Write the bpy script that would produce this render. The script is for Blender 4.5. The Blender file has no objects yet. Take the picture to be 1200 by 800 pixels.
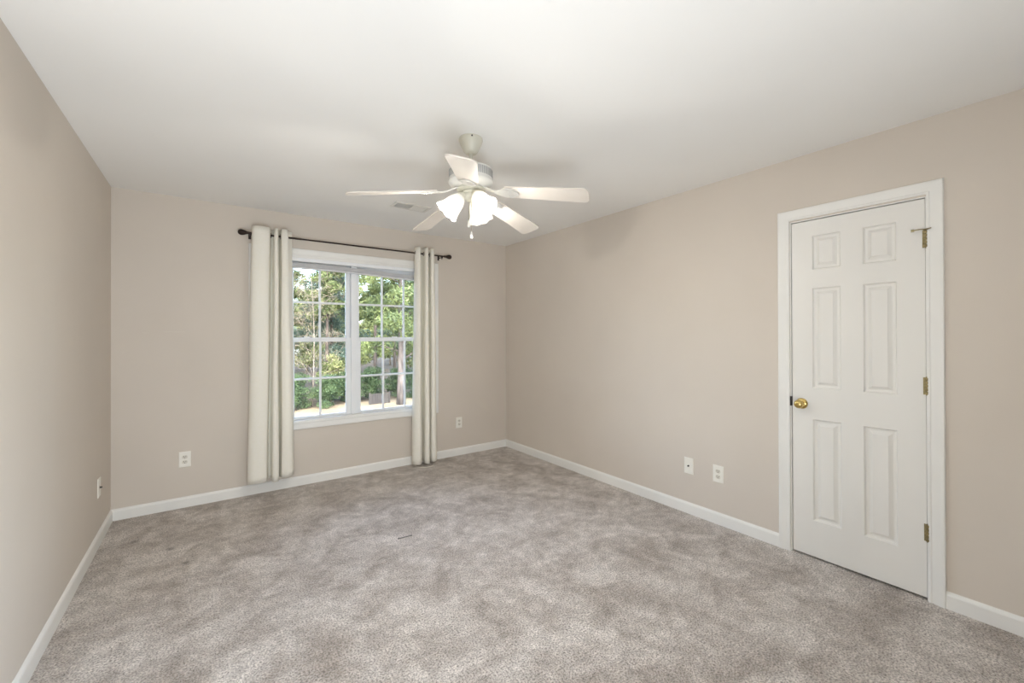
import bpy, bmesh, math, random
from mathutils import Vector, Matrix
PI = math.pi
scene = bpy.context.scene
COL = scene.collection

def lin(c):
    c /= 255.0
    return c / 12.92 if c <= 0.04045 else ((c + 0.055) / 1.055) ** 2.4
def rgb(r, g, b): return (lin(r), lin(g), lin(b), 1.0)

# ------------------------------------------------------------------ camera
F_PX = 490.9
cd = bpy.data.cameras.new('camera'); cam = bpy.data.objects.new('camera', cd); COL.objects.link(cam)
cd.sensor_fit = 'HORIZONTAL'; cd.sensor_width = 36.0; cd.lens = 36.0 * F_PX / 1200.0
cd.shift_y = -8.4 / 1200.0; cd.clip_start = 0.02; cd.clip_end = 400
yaw, pitch, roll = 0.6257, 0.0041, -0.0024
fwd = Vector((math.sin(yaw) * math.cos(pitch), math.cos(yaw) * math.cos(pitch), math.sin(pitch)))
rt = Vector((math.cos(yaw), -math.sin(yaw), 0)); up = rt.cross(fwd)
r2 = rt * math.cos(roll) + up * math.sin(roll); u2 = -rt * math.sin(roll) + up * math.cos(roll)
m = Matrix((r2, u2, -fwd)).transposed().to_4x4(); m.translation = (0, 0, 1.3417)
cam.matrix_world = m
scene.camera = cam

# ------------------------------------------------------------------ exposure, sky, sun
scene.view_settings.view_transform = 'Standard'; scene.view_settings.look = 'None'
scene.view_settings.gamma = 1.0; scene.view_settings.use_curve_mapping = False
scene.view_settings.exposure = 1.03
FAN_W = 7.0          # watts of each of the three fan bulbs
SKY = 1.3
world = bpy.data.worlds.new('sky'); scene.world = world; world.use_nodes = True
wn = world.node_tree; wn.nodes.clear()
wo = wn.nodes.new('ShaderNodeOutputWorld'); wb = wn.nodes.new('ShaderNodeBackground'); ws = wn.nodes.new('ShaderNodeTexSky')
ws.sky_type = 'NISHITA'; ws.sun_disc = False; ws.sun_elevation = math.radians(42); ws.sun_rotation = math.radians(200)
ws.air_density = 1.0; ws.dust_density = 2.5; ws.ozone_density = 1.0
wb.inputs['Strength'].default_value = SKY
wn.links.new(ws.outputs[0], wb.inputs[0]); wn.links.new(wb.outputs[0], wo.inputs[0])
sl = bpy.data.lights.new('sun', 'SUN'); sl.energy = 1.5; sl.angle = math.radians(1.0); sl.color = (1.0, 0.95, 0.86)
so = bpy.data.objects.new('sun', sl); COL.objects.link(so)
sd = Vector((0.86, 0.10, -0.62)).normalized()      # the way the sunlight travels: over the house, onto the trees
so.rotation_euler = sd.to_track_quat('-Z', 'Y').to_euler()
scene.cycles.max_bounces = 12; scene.cycles.diffuse_bounces = 6; scene.cycles.transparent_max_bounces = 16
scene.cycles.sample_clamp_indirect = 6.0; scene.cycles.use_denoising = True
scene.cycles.caustics_reflective = False; scene.cycles.caustics_refractive = False

# room: back wall y = D, left wall x = XL, right wall x = XR, rear wall y = YR
D, XL, XR, YR, H = 4.195, -0.583, 2.9415, -1.90, 2.44
TH = 0.14
WX0, WX1, WZ0, WZ1 = 0.33, 1.97, 0.565, 2.075     # window opening in the back wall
RY0, RY1, RZ0, RZ1 = -1.68, -0.20, 0.62, 2.075   # unseen window added in the right wall so daylight reaches the left wall
def portal(name, x0, x1, z0, z1, y, ry):
    l = bpy.data.lights.new(name, 'AREA'); l.shape = 'RECTANGLE'; l.size = x1 - x0; l.size_y = z1 - z0
    l.cycles.is_portal = True
    o = bpy.data.objects.new(name, l); COL.objects.link(o)
    o.location = ((x0 + x1) / 2, y, (z0 + z1) / 2); o.rotation_euler = (ry, 0, 0)
portal('window_portal', WX0, WX1, WZ0, WZ1, D + TH + 0.02, -PI / 2)

portal('added_window_portal', -0.74, 0.74, RZ0, RZ1, 0, 0)
po = bpy.data.objects['added_window_portal']; po.location = (XR + TH + 0.02, (RY0 + RY1) / 2, (RZ0 + RZ1) / 2); po.rotation_euler = (PI / 2, 0, PI / 2)

# added area light behind the camera, standing in for a bounced flash
fl = bpy.data.lights.new('added_fill_light', 'AREA'); fl.shape = 'RECTANGLE'; fl.size = 1.1; fl.size_y = 0.8; fl.energy = 32; fl.color = (0.86, 0.93, 1.0)
fo = bpy.data.objects.new('added_fill_light', fl); COL.objects.link(fo); fo.location = (0.06, -0.42, 0.55)
fo.rotation_euler = (math.radians(180 - 60), 0, math.radians(18))

# ------------------------------------------------------------------ materials
def mat(name, color=(0.8, 0.8, 0.8, 1), rough=0.5, metal=0.0, spec=None):
    mt = bpy.data.materials.new(name); mt.use_nodes = True
    b = mt.node_tree.nodes['Principled BSDF']
    b.inputs['Base Color'].default_value = color; b.inputs['Roughness'].default_value = rough
    b.inputs['Metallic'].default_value = metal
    if spec is not None: b.inputs['Specular IOR Level'].default_value = spec
    return mt
def N(mt, t, **kw):
    n = mt.node_tree.nodes.new(t)
    for k, v in kw.items():
        if k in n.inputs: n.inputs[k].default_value = v
        else: setattr(n, k, v)
    return n
def L(mt, a, b): mt.node_tree.links.new(a, b)
def noisy(name, c1, c2, scale, rough, bump=0.1, bscale=None, detail=3.0, metal=0.0, dist=0.002, spec=None, stretch=None):
    mt = mat(name, c1, rough, metal, spec); b = mt.node_tree.nodes['Principled BSDF']
    tc = N(mt, 'ShaderNodeTexCoord'); src = tc.outputs['Object']
    if stretch:
        mp = N(mt, 'ShaderNodeMapping'); mp.inputs['Scale'].default_value = stretch; L(mt, src, mp.inputs[0]); src = mp.outputs[0]
    n = N(mt, 'ShaderNodeTexNoise', Scale=scale, Detail=detail); L(mt, src, n.inputs['Vector'])
    r = N(mt, 'ShaderNodeValToRGB'); r.color_ramp.elements[0].color = c1; r.color_ramp.elements[1].color = c2
    r.color_ramp.elements[0].position = 0.35; r.color_ramp.elements[1].position = 0.65
    L(mt, n.outputs['Fac'], r.inputs[0]); L(mt, r.outputs[0], b.inputs['Base Color'])
    if bump:
        n2 = N(mt, 'ShaderNodeTexNoise', Scale=bscale or scale * 4, Detail=2.0); L(mt, src, n2.inputs['Vector'])
        bp = N(mt, 'ShaderNodeBump', Strength=bump, Distance=dist); L(mt, n2.outputs['Fac'], bp.inputs['Height']); L(mt, bp.outputs[0], b.inputs['Normal'])
    return mt

M = {}
M['wall'] = noisy('beige_wall_paint', rgb(209, 200, 189), rgb(213, 204, 193), 1.2, 0.62, 0.06, 220, spec=0.3)
M['ceiling'] = noisy('ceiling_paint', rgb(238, 237, 234), rgb(241, 240, 237), 1.0, 0.8, 0.08, 150, spec=0.2)
M['trim'] = noisy('white_trim_paint', rgb(232, 231, 227), rgb(236, 235, 231), 3.0, 0.35, 0.02, 60)
M['door'] = noisy('white_door_paint', rgb(228, 226, 221), rgb(232, 230, 225), 2.5, 0.4, 0.05, 90, stretch=(1, 1, 0.15))
M['vinyl'] = noisy('white_vinyl', rgb(234, 236, 238), rgb(238, 240, 242), 3.0, 0.35, 0.0)
M['plate'] = noisy('plastic_plate', rgb(236, 233, 224), rgb(240, 237, 228), 8.0, 0.3, 0.0)
M['socket'] = noisy('plastic_receptacle', rgb(214, 209, 196), rgb(220, 215, 202), 8.0, 0.3, 0.0)
M['slot'] = noisy('dark_slot', rgb(50, 46, 42), rgb(60, 55, 50), 30, 0.6, 0.0)
M['bronze'] = noisy('dark_bronze', rgb(48, 38, 34), rgb(62, 50, 44), 25, 0.38, 0.0, metal=0.6)
M['brass'] = noisy('brass', rgb(206, 180, 112), rgb(220, 196, 130), 20, 0.22, 0.0, metal=1.0)
M['oldbrass'] = noisy('aged_brass', rgb(132, 120, 88), rgb(160, 146, 108), 60, 0.38, 0.0, metal=0.9)
M['steel'] = noisy('grey_steel', rgb(110, 108, 106), rgb(140, 138, 136), 60, 0.35, 0.0, metal=0.8)
M['fan'] = noisy('white_fan_enamel', rgb(218, 216, 210), rgb(223, 221, 215), 5, 0.3, 0.0)
M['fan_cream'] = noisy('cream_fan_enamel', rgb(198, 195, 180), rgb(205, 202, 188), 5, 0.3, 0.0)
M['blade'] = noisy('white_blade_laminate', rgb(208, 200, 190), rgb(213, 206, 197), 6, 0.42, 0.0)
M['grille'] = noisy('grey_grille', rgb(150, 150, 148), rgb(160, 160, 158), 6, 0.6, 0.0)
M['dark'] = noisy('duct_shade', rgb(40, 40, 40), rgb(52, 52, 52), 6, 0.8, 0.0)
M['blind'] = noisy('blind_slats', rgb(214, 214, 216), rgb(222, 222, 224), 10, 0.45, 0.0)

# curtain cloth: off-white, light comes through
mt = noisy('cream_curtain_cloth', rgb(248, 245, 234), rgb(250, 247, 238), 60, 0.85, 0.12, 500, spec=0.1, dist=0.001)
b = mt.node_tree.nodes['Principled BSDF']; out = [n for n in mt.node_tree.nodes if n.type == 'OUTPUT_MATERIAL'][0]
tr = N(mt, 'ShaderNodeBsdfTranslucent'); tr.inputs[0].default_value = rgb(240, 232, 214)
mx = N(mt, 'ShaderNodeMixShader'); mx.inputs[0].default_value = 0.15
L(mt, b.outputs[0], mx.inputs[1]); L(mt, tr.outputs[0], mx.inputs[2]); L(mt, mx.outputs[0], out.inputs[0])
M['curtain'] = mt

# frosted lamp shade: lets its bulb through
mt = noisy('frosted_glass_shade', rgb(248, 247, 242), rgb(250, 249, 245), 12, 0.3, 0.0)
b = mt.node_tree.nodes['Principled BSDF']; out = [n for n in mt.node_tree.nodes if n.type == 'OUTPUT_MATERIAL'][0]
b.inputs['Emission Color'].default_value = (1.0, 0.96, 0.88, 1); b.inputs['Emission Strength'].default_value = 0.12
tr = N(mt, 'ShaderNodeBsdfTranslucent'); tr.inputs[0].default_value = (0.28, 0.275, 0.26, 1)
tp = N(mt, 'ShaderNodeBsdfTransparent'); tp.inputs[0].default_value = (1, 0.985, 0.95, 1)
m1 = N(mt, 'ShaderNodeMixShader'); m1.inputs[0].default_value = 0.4
m2 = N(mt, 'ShaderNodeMixShader'); m2.inputs[0].default_value = 0.06
L(mt, b.outputs[0], m1.inputs[1]); L(mt, tr.outputs[0], m1.inputs[2]); L(mt, m1.outputs[0], m2.inputs[1]); L(mt, tp.outputs[0], m2.inputs[2])
L(mt, m2.outputs[0], out.inputs[0]); M['shade'] = mt
mt = mat('lit_bulb', (1, 1, 1, 1), 0.4); b = mt.node_tree.nodes['Principled BSDF']
b.inputs['Emission Color'].default_value = (1.0, 0.93, 0.80, 1); b.inputs['Emission Strength'].default_value = 6.0; M['bulb'] = mt

# window glass
mt = bpy.data.materials.new('window_glass'); mt.use_nodes = True; nt = mt.node_tree; nt.nodes.clear()
out = N(mt, 'ShaderNodeOutputMaterial'); tp = N(mt, 'ShaderNodeBsdfTransparent'); tp.inputs[0].default_value = (0.95, 0.965, 0.97, 1)
gl = N(mt, 'ShaderNodeBsdfGlossy', Roughness=0.02); fr = N(mt, 'ShaderNodeFresnel', IOR=1.35)
mx = N(mt, 'ShaderNodeMixShader'); L(mt, fr.outputs[0], mx.inputs[0]); L(mt, tp.outputs[0], mx.inputs[1]); L(mt, gl.outputs[0], mx.inputs[2]); L(mt, mx.outputs[0], out.inputs[0])
M['glass'] = mt

# carpet: taupe cut pile, mottled by which way the pile lies
mt = mat('taupe_carpet', rgb(170, 158, 150), 0.95, spec=0.1); b = mt.node_tree.nodes['Principled BSDF']
b.inputs['Sheen Weight'].default_value = 0.25; b.inputs['Sheen Roughness'].default_value = 0.6
tc = N(mt, 'ShaderNodeTexCoord')
big = N(mt, 'ShaderNodeTexNoise', Scale=4.0, Detail=6.0, Roughness=0.68, Distortion=0.5)
med = N(mt, 'ShaderNodeTexNoise', Scale=17.0, Detail=3.0, Roughness=0.6)
fin = N(mt, 'ShaderNodeTexNoise', Scale=125.0, Detail=4.0, Roughness=0.75)
fib = N(mt, 'ShaderNodeTexVoronoi', Scale=170.0)
for n in (big, med, fin, fib): L(mt, tc.outputs['Object'], n.inputs['Vector'])
r1 = N(mt, 'ShaderNodeValToRGB'); e = r1.color_ramp.elements
e[0].position = 0.36; e[0].color = rgb(172, 162, 153); e[1].position = 0.62; e[1].color = rgb(219, 212, 206)
r2_ = N(mt, 'ShaderNodeValToRGB'); e = r2_.color_ramp.elements
e[0].position = 0.38; e[0].color = (0.84, 0.835, 0.83, 1); e[1].position = 0.62; e[1].color = (1.06, 1.06, 1.06, 1)
r3 = N(mt, 'ShaderNodeValToRGB'); e = r3.color_ramp.elements
e[0].position = 0.36; e[0].color = (0.30, 0.28, 0.26, 1); e[1].position = 0.57; e[1].color = (1.3, 1.3, 1.3, 1)
L(mt, big.outputs['Fac'], r1.inputs[0]); L(mt, med.outputs['Fac'], r2_.inputs[0]); L(mt, fin.outputs['Fac'], r3.inputs[0])
def mul(mt, a, bb):
    n = N(mt, 'ShaderNodeMix', data_type='RGBA', blend_type='MULTIPLY'); n.inputs[0].default_value = 1.0
    L(mt, a, n.inputs[6]); L(mt, bb, n.inputs[7]); return n.outputs[2]
col = mul(mt, mul(mt, r1.outputs[0], r2_.outputs[0]), r3.outputs[0])
geo = N(mt, 'ShaderNodeNewGeometry')
for (sx, sy, rad) in ((-0.112, 3.16, 0.022), (-0.40, 3.68, 0.028), (0.80, 2.52, 0.007), (0.87, 2.50, 0.007), (-0.20, 3.42, 0.03)):   # small stains, and the shade of a carpet dent painted in
    dn = N(mt, 'ShaderNodeVectorMath', operation='DISTANCE'); dn.inputs[1].default_value = (sx, sy, 0.0)
    L(mt, geo.outputs['Position'], dn.inputs[0])
    mr = N(mt, 'ShaderNodeMapRange'); mr.inputs['From Min'].default_value = rad * 0.4; mr.inputs['From Max'].default_value = rad
    mr.inputs['To Min'].default_value = 0.62; mr.inputs['To Max'].default_value = 1.0; L(mt, dn.outputs['Value'], mr.inputs['Value'])
    col = mul(mt, col, mr.outputs[0])
L(mt, col, b.inputs['Base Color'])
ad = N(mt, 'ShaderNodeMath', operation='ADD'); L(mt, fin.outputs['Fac'], ad.inputs[0]); L(mt, fib.outputs['Distance'], ad.inputs[1])
bp = N(mt, 'ShaderNodeBump', Strength=0.7, Distance=0.006); L(mt, ad.outputs[0], bp.inputs['Height'])
bp2 = N(mt, 'ShaderNodeBump', Strength=0.5, Distance=0.02); L(mt, med.outputs['Fac'], bp2.inputs['Height']); L(mt, bp.outputs[0], bp2.inputs['Normal'])
L(mt, bp2.outputs[0], b.inputs['Normal']); M['carpet'] = mt

# outdoors
M['lawn'] = noisy('straw_lawn', rgb(104, 92, 72), rgb(130, 118, 94), 0.7, 0.95, 0.3, 20, detail=6, dist=0.03)
mt = M['lawn']; b = mt.node_tree.nodes['Principled BSDF']; src = b.inputs['Base Color'].links[0].from_socket   # lawn gives way to brown leaf litter under the trees
gp = N(mt, 'ShaderNodeNewGeometry'); sx_ = N(mt, 'ShaderNodeSeparateXYZ'); L(mt, gp.outputs['Position'], sx_.inputs[0])
nz = N(mt, 'ShaderNodeTexNoise', Scale=0.5, Detail=4.0); L(mt, gp.outputs['Position'], nz.inputs['Vector'])
am = N(mt, 'ShaderNodeMath', operation='MULTIPLY_ADD'); am.inputs[1].default_value = 3.0; L(mt, nz.outputs['Fac'], am.inputs[0]); L(mt, sx_.outputs['Y'], am.inputs[2])
mr = N(mt, 'ShaderNodeMapRange'); mr.inputs['From Min'].default_value = 26.0; mr.inputs['From Max'].default_value = 27.2; L(mt, am.outputs[0], mr.inputs['Value'])
mxc = N(mt, 'ShaderNodeMix', data_type='RGBA'); L(mt, mr.outputs[0], mxc.inputs[0]); L(mt, src, mxc.inputs[6]); mxc.inputs[7].default_value = rgb(74, 64, 48); L(mt, mxc.outputs[2], b.inputs['Base Color'])
M['bark'] = noisy('pine_bark', rgb(46, 42, 42), rgb(92, 86, 82), 5.0, 0.95, 0.8, 14, detail=5, dist=0.03, stretch=(1, 1, 0.25))
M['bark_dark'] = noisy('dark_bark', rgb(46, 40, 36), rgb(80, 72, 66), 5.0, 0.95, 0.8, 14, detail=5, dist=0.03, stretch=(1, 1, 0.25))
M['bark_pale'] = noisy('pale_bark', rgb(92, 86, 78), rgb(132, 124, 114), 5.0, 0.9, 0.5, 14, detail=5, dist=0.02, stretch=(1, 1, 0.25))
M['fence'] = noisy('weathered_fence_wood', rgb(38, 36, 36), rgb(54, 52, 50), 4.0, 0.9, 0.3, 18, stretch=(1, 1, 0.2))
def leafmat(name, c1, c2):
    mt = noisy(name, c1, c2, 1.3, 0.6, 0.0, detail=6, spec=0.3)
    b = mt.node_tree.nodes['Principled BSDF']; out = [n for n in mt.node_tree.nodes if n.type == 'OUTPUT_MATERIAL'][0]
    rp = [n for n in mt.node_tree.nodes if n.type == 'VALTORGB'][0]
    tr = N(mt, 'ShaderNodeBsdfTranslucent'); L(mt, rp.outputs[0], tr.inputs[0])
    mx = N(mt, 'ShaderNodeMixShader'); mx.inputs[0].default_value = 0.35
    L(mt, b.outputs[0], mx.inputs[1]); L(mt, tr.outputs[0], mx.inputs[2]); L(mt, mx.outputs[0], out.inputs[0]); return mt
M['needle'] = leafmat('pine_needles', rgb(58, 72, 46), rgb(120, 132, 84))
M['needle_blue'] = leafmat('bluish_pine_needles', rgb(58, 76, 66), rgb(104, 122, 104))
M['leaf'] = leafmat('broad_leaves', rgb(80, 92, 56), rgb(142, 148, 98))
M['leaf_dark'] = leafmat('dark_shrub_leaves', rgb(42, 60, 42), rgb(88, 108, 72))
M['twig'] = noisy('bare_twigs', rgb(92, 84, 70), rgb(128, 118, 102), 6, 0.9, 0.0)

# ------------------------------------------------------------------ helpers
def link(name, me, m, parent=None, smooth=None):
    me.materials.append(m)
    o = bpy.data.objects.new(name, me); COL.objects.link(o)
    if parent: o.parent = parent
    if smooth is not None:
        for p in me.polygons: p.use_smooth = True
        try: me.set_sharp_from_angle(angle=math.radians(smooth))
        except Exception: pass
    return o
def obj(name, bm, m, parent=None, smooth=None, loc=None):
    bmesh.ops.recalc_face_normals(bm, faces=bm.faces)
    me = bpy.data.meshes.new(name); bm.to_mesh(me); bm.free()
    o = link(name, me, m, parent, smooth)
    if loc: o.location = loc
    return o
def add_box(bm, x0, x1, y0, y1, z0, z1, bev=0.0, mtx=None):
    r = bmesh.ops.create_cube(bm, size=1.0)
    vs = r['verts']
    for v in vs: v.co = Vector(((x0 + x1) / 2 + v.co.x * (x1 - x0), (y0 + y1) / 2 + v.co.y * (y1 - y0), (z0 + z1) / 2 + v.co.z * (z1 - z0)))
    if bev > 0:
        es = list({e for v in vs for e in v.link_edges})
        rr = bmesh.ops.bevel(bm, geom=es, offset=bev, segments=2, profile=0.5, affect='EDGES')
        vs = list({v for f in rr['faces'] for v in f.verts} | {v for v in vs if v.is_valid})
    if mtx is not None:
        bmesh.ops.transform(bm, matrix=mtx, verts=[v for v in vs if v.is_valid])
    return vs
def box(*a, **k): bm = bmesh.new(); add_box(bm, *a, **k); return bm
def add_lathe(bm, prof, seg=32, mtx=None, wob=None):
    """prof: (radius, z) pairs; wob(i, a) -> radius factor, dz"""
    rings = []
    for i, (r, z) in enumerate(prof):
        ring = []
        for k in range(seg):
            a = 2 * PI * k / seg; f, dz = wob(i, a) if wob else (1, 0)
            ring.append(bm.verts.new((r * f * math.cos(a), r * f * math.sin(a), z + dz)))
        rings.append(ring)
    for i in range(len(rings) - 1):
        for k in range(seg):
            bm.faces.new((rings[i][k], rings[i][(k + 1) % seg], rings[i + 1][(k + 1) % seg], rings[i + 1][k]))
    for ring, (r, z) in ((rings[0], prof[0]), (rings[-1], prof[-1])):
        if r < 0.0009: bmesh.ops.pointmerge(bm, verts=ring, merge_co=Vector((0, 0, z)))
    if mtx is not None: bmesh.ops.transform(bm, matrix=mtx, verts=[v for v in bm.verts if v.is_valid])
def lathe(prof, seg=32, mtx=None, wob=None): bm = bmesh.new(); add_lathe(bm, prof, seg, mtx, wob); return bm
def add_tube(bm, pts, rad, seg=10, cap=True):
    pts = [Vector(p) for p in pts]; rings = []
    rads = rad if isinstance(rad, (list, tuple)) else [rad] * len(pts)
    for i, p in enumerate(pts):
        d = (pts[min(i + 1, len(pts) - 1)] - pts[max(i - 1, 0)]).normalized()
        a = d.cross(Vector((0, 0, 1))) if abs(d.z) < 0.9 else d.cross(Vector((1, 0, 0)))
        a.normalize(); c = d.cross(a)
        rings.append([bm.verts.new(p + (a * math.cos(2 * PI * k / seg) + c * math.sin(2 * PI * k / seg)) * rads[i]) for k in range(seg)])
    for i in range(len(rings) - 1):
        for k in range(seg): bm.faces.new((rings[i][k], rings[i][(k + 1) % seg], rings[i + 1][(k + 1) % seg], rings[i + 1][k]))
    if cap: bm.faces.new(rings[0]); bm.faces.new(rings[-1])
def tube(pts, rad, seg=10): bm = bmesh.new(); add_tube(bm, pts, rad, seg); return bm
def tag(o, label=None, cat=None, group=None, kind=None):
    if label: o['label'] = label
    if cat: o['category'] = cat
    if group: o['group'] = group
    if kind: o['kind'] = kind
    return o
def thing(name, label, cat, loc, group=None, rotz=0.0, kind=None):
    o = bpy.data.objects.new(name, None); COL.objects.link(o); o.location = loc; o.rotation_euler = (0, 0, rotz)
    o.empty_display_size = 0.1
    return tag(o, label, cat, group, kind)
def struct(name, bm, m, label, cat, smooth=None):
    return tag(obj(name, bm, m, None, smooth), label, cat, kind='structure')
def copy_tree(o, parent=None):
    c = o.copy(); COL.objects.link(c); c.parent = parent
    for ch in list(o.children): copy_tree(ch, c)
    return c

# ------------------------------------------------------------------ the room shell
struct('floor', box(XL - TH, XR + TH, YR - TH, D + TH, -0.12, 0.0), M['carpet'], 'mottled taupe cut-pile carpet covering the whole room floor', 'carpet')
struct('ceiling', box(XL - TH, XR + TH, YR - TH, D + TH, H, H + 0.12), M['ceiling'], 'smooth white painted ceiling above the ceiling fan', 'ceiling')
bm = bmesh.new()   # back wall with the window opening, and its faint crack
add_box(bm, XL - TH, WX0, D, D + TH, 0, H); add_box(bm, WX1, XR + TH, D, D + TH, 0, H)
add_box(bm, WX0, WX1, D, D + TH, 0, WZ0); add_box(bm, WX0, WX1, D, D + TH, WZ1, H)
struct('wall_back', bm, M['wall'], 'beige painted wall with the window in it', 'wall')
bm = bmesh.new()  # hairline crack lines on the back wall
add_tube(bm, [(-0.285, D, 1.379), (-0.25, D, 1.3805), (-0.21, D, 1.379), (-0.155, D, 1.380)], 0.0012, 5)
add_tube(bm, [(-0.41, D, 1.372), (-0.37, D, 1.3725)], 0.0010, 5)
struct('wall_crack', bm, M['socket'], 'faint hairline crack in the beige paint left of the window', 'wall crack')
struct('wall_left', box(XL - TH, XL, YR, D, 0, H), M['wall'], 'beige painted wall at the left, washed by window light', 'wall')
DY0, DY1, DZ1 = 0.487, 1.101, 2.043     # door opening
bm = bmesh.new()
add_box(bm, XR, XR + TH, YR, RY0, 0, H); add_box(bm, XR, XR + TH, RY1, DY0, 0, H)
add_box(bm, XR, XR + TH, RY0, RY1, 0, RZ0); add_box(bm, XR, XR + TH, RY0, RY1, RZ1, H); add_box(bm, XR, XR + TH, DY1, D, 0, H)
add_box(bm, XR, XR + TH, DY0, DY1, DZ1, H); add_box(bm, XR + 0.075, XR + TH, DY0, DY1, 0, DZ1)  # block behind the door, added to stop outside light leaking round it
struct('wall_right', bm, M['wall'], 'long beige painted wall with the white door in it', 'wall')
struct('wall_rear', box(XL - TH, XR + TH, YR - TH, YR, 0, H), M['wall'], 'beige painted wall behind the camera', 'wall')

def add_prism(bm, prof, p0, p1, nrm, upv=(0, 0, 1)):
    """prof points (out, up) extruded from p0 to p1"""
    p0, p1, nrm, upv = Vector(p0), Vector(p1), Vector(nrm), Vector(upv)
    a = [bm.verts.new(p0 + nrm * o + upv * u) for o, u in prof]; c = [bm.verts.new(p1 + nrm * o + upv * u) for o, u in prof]
    for i in range(len(prof)): j = (i + 1) % len(prof); bm.faces.new((a[i], a[j], c[j], c[i]))
    bm.faces.new(a); bm.faces.new(c)
BB = [(0, 0), (0.013, 0), (0.013, 0.066), (0.0105, 0.074), (0.0055, 0.0805), (0.002, 0.0835), (0, 0.0835)]
def baseboard(name, p0, p1, nrm, label):
    bm = bmesh.new(); add_prism(bm, BB, p0, p1, nrm); struct(name, bm, M['trim'], label, 'baseboard')
baseboard('baseboard_back', (XL, D, 0), (XR, D, 0), (0, -1, 0), 'white baseboard under the window along the window wall')
baseboard('baseboard_left', (XL, YR, 0), (XL, D - 0.012, 0), (1, 0, 0), 'white baseboard along the left wall')
baseboard('baseboard_right', (XR, 1.167, 0), (XR, D - 0.012, 0), (-1, 0, 0), 'long white baseboard between the room corner and the door')
baseboard('baseboard_right', (XR, YR, 0), (XR, 0.432, 0), (-1, 0, 0), 'short white baseboard on the near side of the door')
baseboard('baseboard_rear', (XL, YR, 0), (XR, YR, 0), (0, 1, 0), 'white baseboard behind the camera')

CAS = [(0.0, 0.0), (0.0, 0.009), (0.004, 0.011), (0.010, 0.0115), (0.013, 0.009), (0.022, 0.0095), (0.034, 0.0125), (0.045, 0.016), (0.054, 0.0175), (0.060, 0.0165), (0.063, 0.012), (0.063, 0.0)]
def casing(prof, a0, a1, z0, z1, place, closed):
    """mitred moulding round a rectangle: place(a, z, d) -> point"""
    bm = bmesh.new(); loops = []
    for w, d in prof:
        if closed: c = [(a0 - w, z0 - w), (a1 + w, z0 - w), (a1 + w, z1 + w), (a0 - w, z1 + w)]
        else: c = [(a0 - w, z0), (a0 - w, z1 + w), (a1 + w, z1 + w), (a1 + w, z0)]
        loops.append([bm.verts.new(place(a, z, d)) for a, z in c])
    n = len(prof); segs = 4 if closed else 3
    for i in range(n):
        j = (i + 1) % n
        for k in range(segs):
            l = (k + 1) % 4; bm.faces.new((loops[i][k], loops[i][l], loops[j][l], loops[j][k]))
    if not closed: bm.faces.new([q[0] for q in loops]); bm.faces.new([q[3] for q in loops])
    return bm

# ------------------------------------------------------------------ window
win = thing('window_1', 'white twin double-hung window with divided panes, trees outside', 'window', (1.15, D, WZ0), kind='structure')
def wp(name, bm, m, parent=win, smooth=None):
    for v in bm.verts: v.co -= Vector((1.15, D, WZ0))
    return obj(name, bm, m, parent, smooth)
cs = wp('window_casing', casing(CAS, WX0 + 0.003, WX1 - 0.003, WZ0 + 0.003, WZ1 - 0.003, lambda a, z, d: (a, D - d, z), True), M['trim'], smooth=35)
bm = bmesh.new()   # jamb liner
t = 0.018
add_box(bm, WX0, WX0 + t, D, D + TH, WZ0, WZ1); add_box(bm, WX1 - t, WX1, D, D + TH, WZ0, WZ1)
add_box(bm, WX0 + t, WX1 - t, D, D + TH, WZ1 - t, WZ1); add_box(bm, WX0 + t, WX1 - t, D, D + TH, WZ0, WZ0 + t)
wp('jamb', bm, M['trim'])
wp('mullion', box(1.15 - 0.026, 1.15 + 0.026, D + 0.045, D + TH, WZ0 + t, WZ1 - t, bev=0.003), M['vinyl'])
def sash(x0, x1, z0, z1, y0, y1, st, top, bot):
    bm = bmesh.new()
    add_box(bm, x0, x0 + st, y0, y1, z0, z1, 0.003); add_box(bm, x1 - st, x1, y0, y1, z0, z1, 0.003)
    add_box(bm, x0 + st, x1 - st, y0, y1, z1 - top, z1, 0.003); add_box(bm, x0 + st, x1 - st, y0, y1, z0, z0 + bot, 0.003)
    s = wp('sash', bm, M['vinyl'])
    gx0, gx1, gz0, gz1, ym = x0 + st, x1 - st, z0 + bot, z1 - top, (y0 + y1) / 2
    bm = bmesh.new()
    for k in (1, 2): x = gx0 + (gx1 - gx0) * k / 3; add_box(bm, x - 0.009, x + 0.009, ym - 0.008, ym + 0.008, gz0, gz1, 0.002)
    zc = (gz0 + gz1) / 2
    for k in range(3):
        a, c = gx0 + (gx1 - gx0) * k / 3, gx0 + (gx1 - gx0) * (k + 1) / 3
        add_box(bm, a + (0.009 if k else 0), c - (0.009 if k < 2 else 0), ym - 0.008, ym + 0.008, zc - 0.009, zc + 0.009)
    g = wp('muntin_grid', bm, M['vinyl'], s)
    wp('pane', box(gx0 - 0.004, gx1 + 0.004, ym - 0.0015, ym + 0.0015, gz0 - 0.004, gz1 + 0.004), M['glass'], s)
for (x0, x1) in ((WX0 + t, 1.124), (1.176, WX1 - t)):
    sash(x0, x1, 1.295, WZ1 - t, D + 0.095, D + 0.122, 0.038, 0.064, 0.034)      # upper, outer track
    sash(x0, x1, WZ0 + t, 1.332, D + 0.062, D + 0.089, 0.044, 0.040, 0.022)      # lower, inner track
    lk = bmesh.new(); xc = (x0 + x1) / 2
    add_box(lk, xc - 0.028, xc + 0.028, D + 0.052, D + 0.064, 1.324, 1.340, 0.003)
    wp('sash_lock', lk, M['vinyl'])

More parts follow.
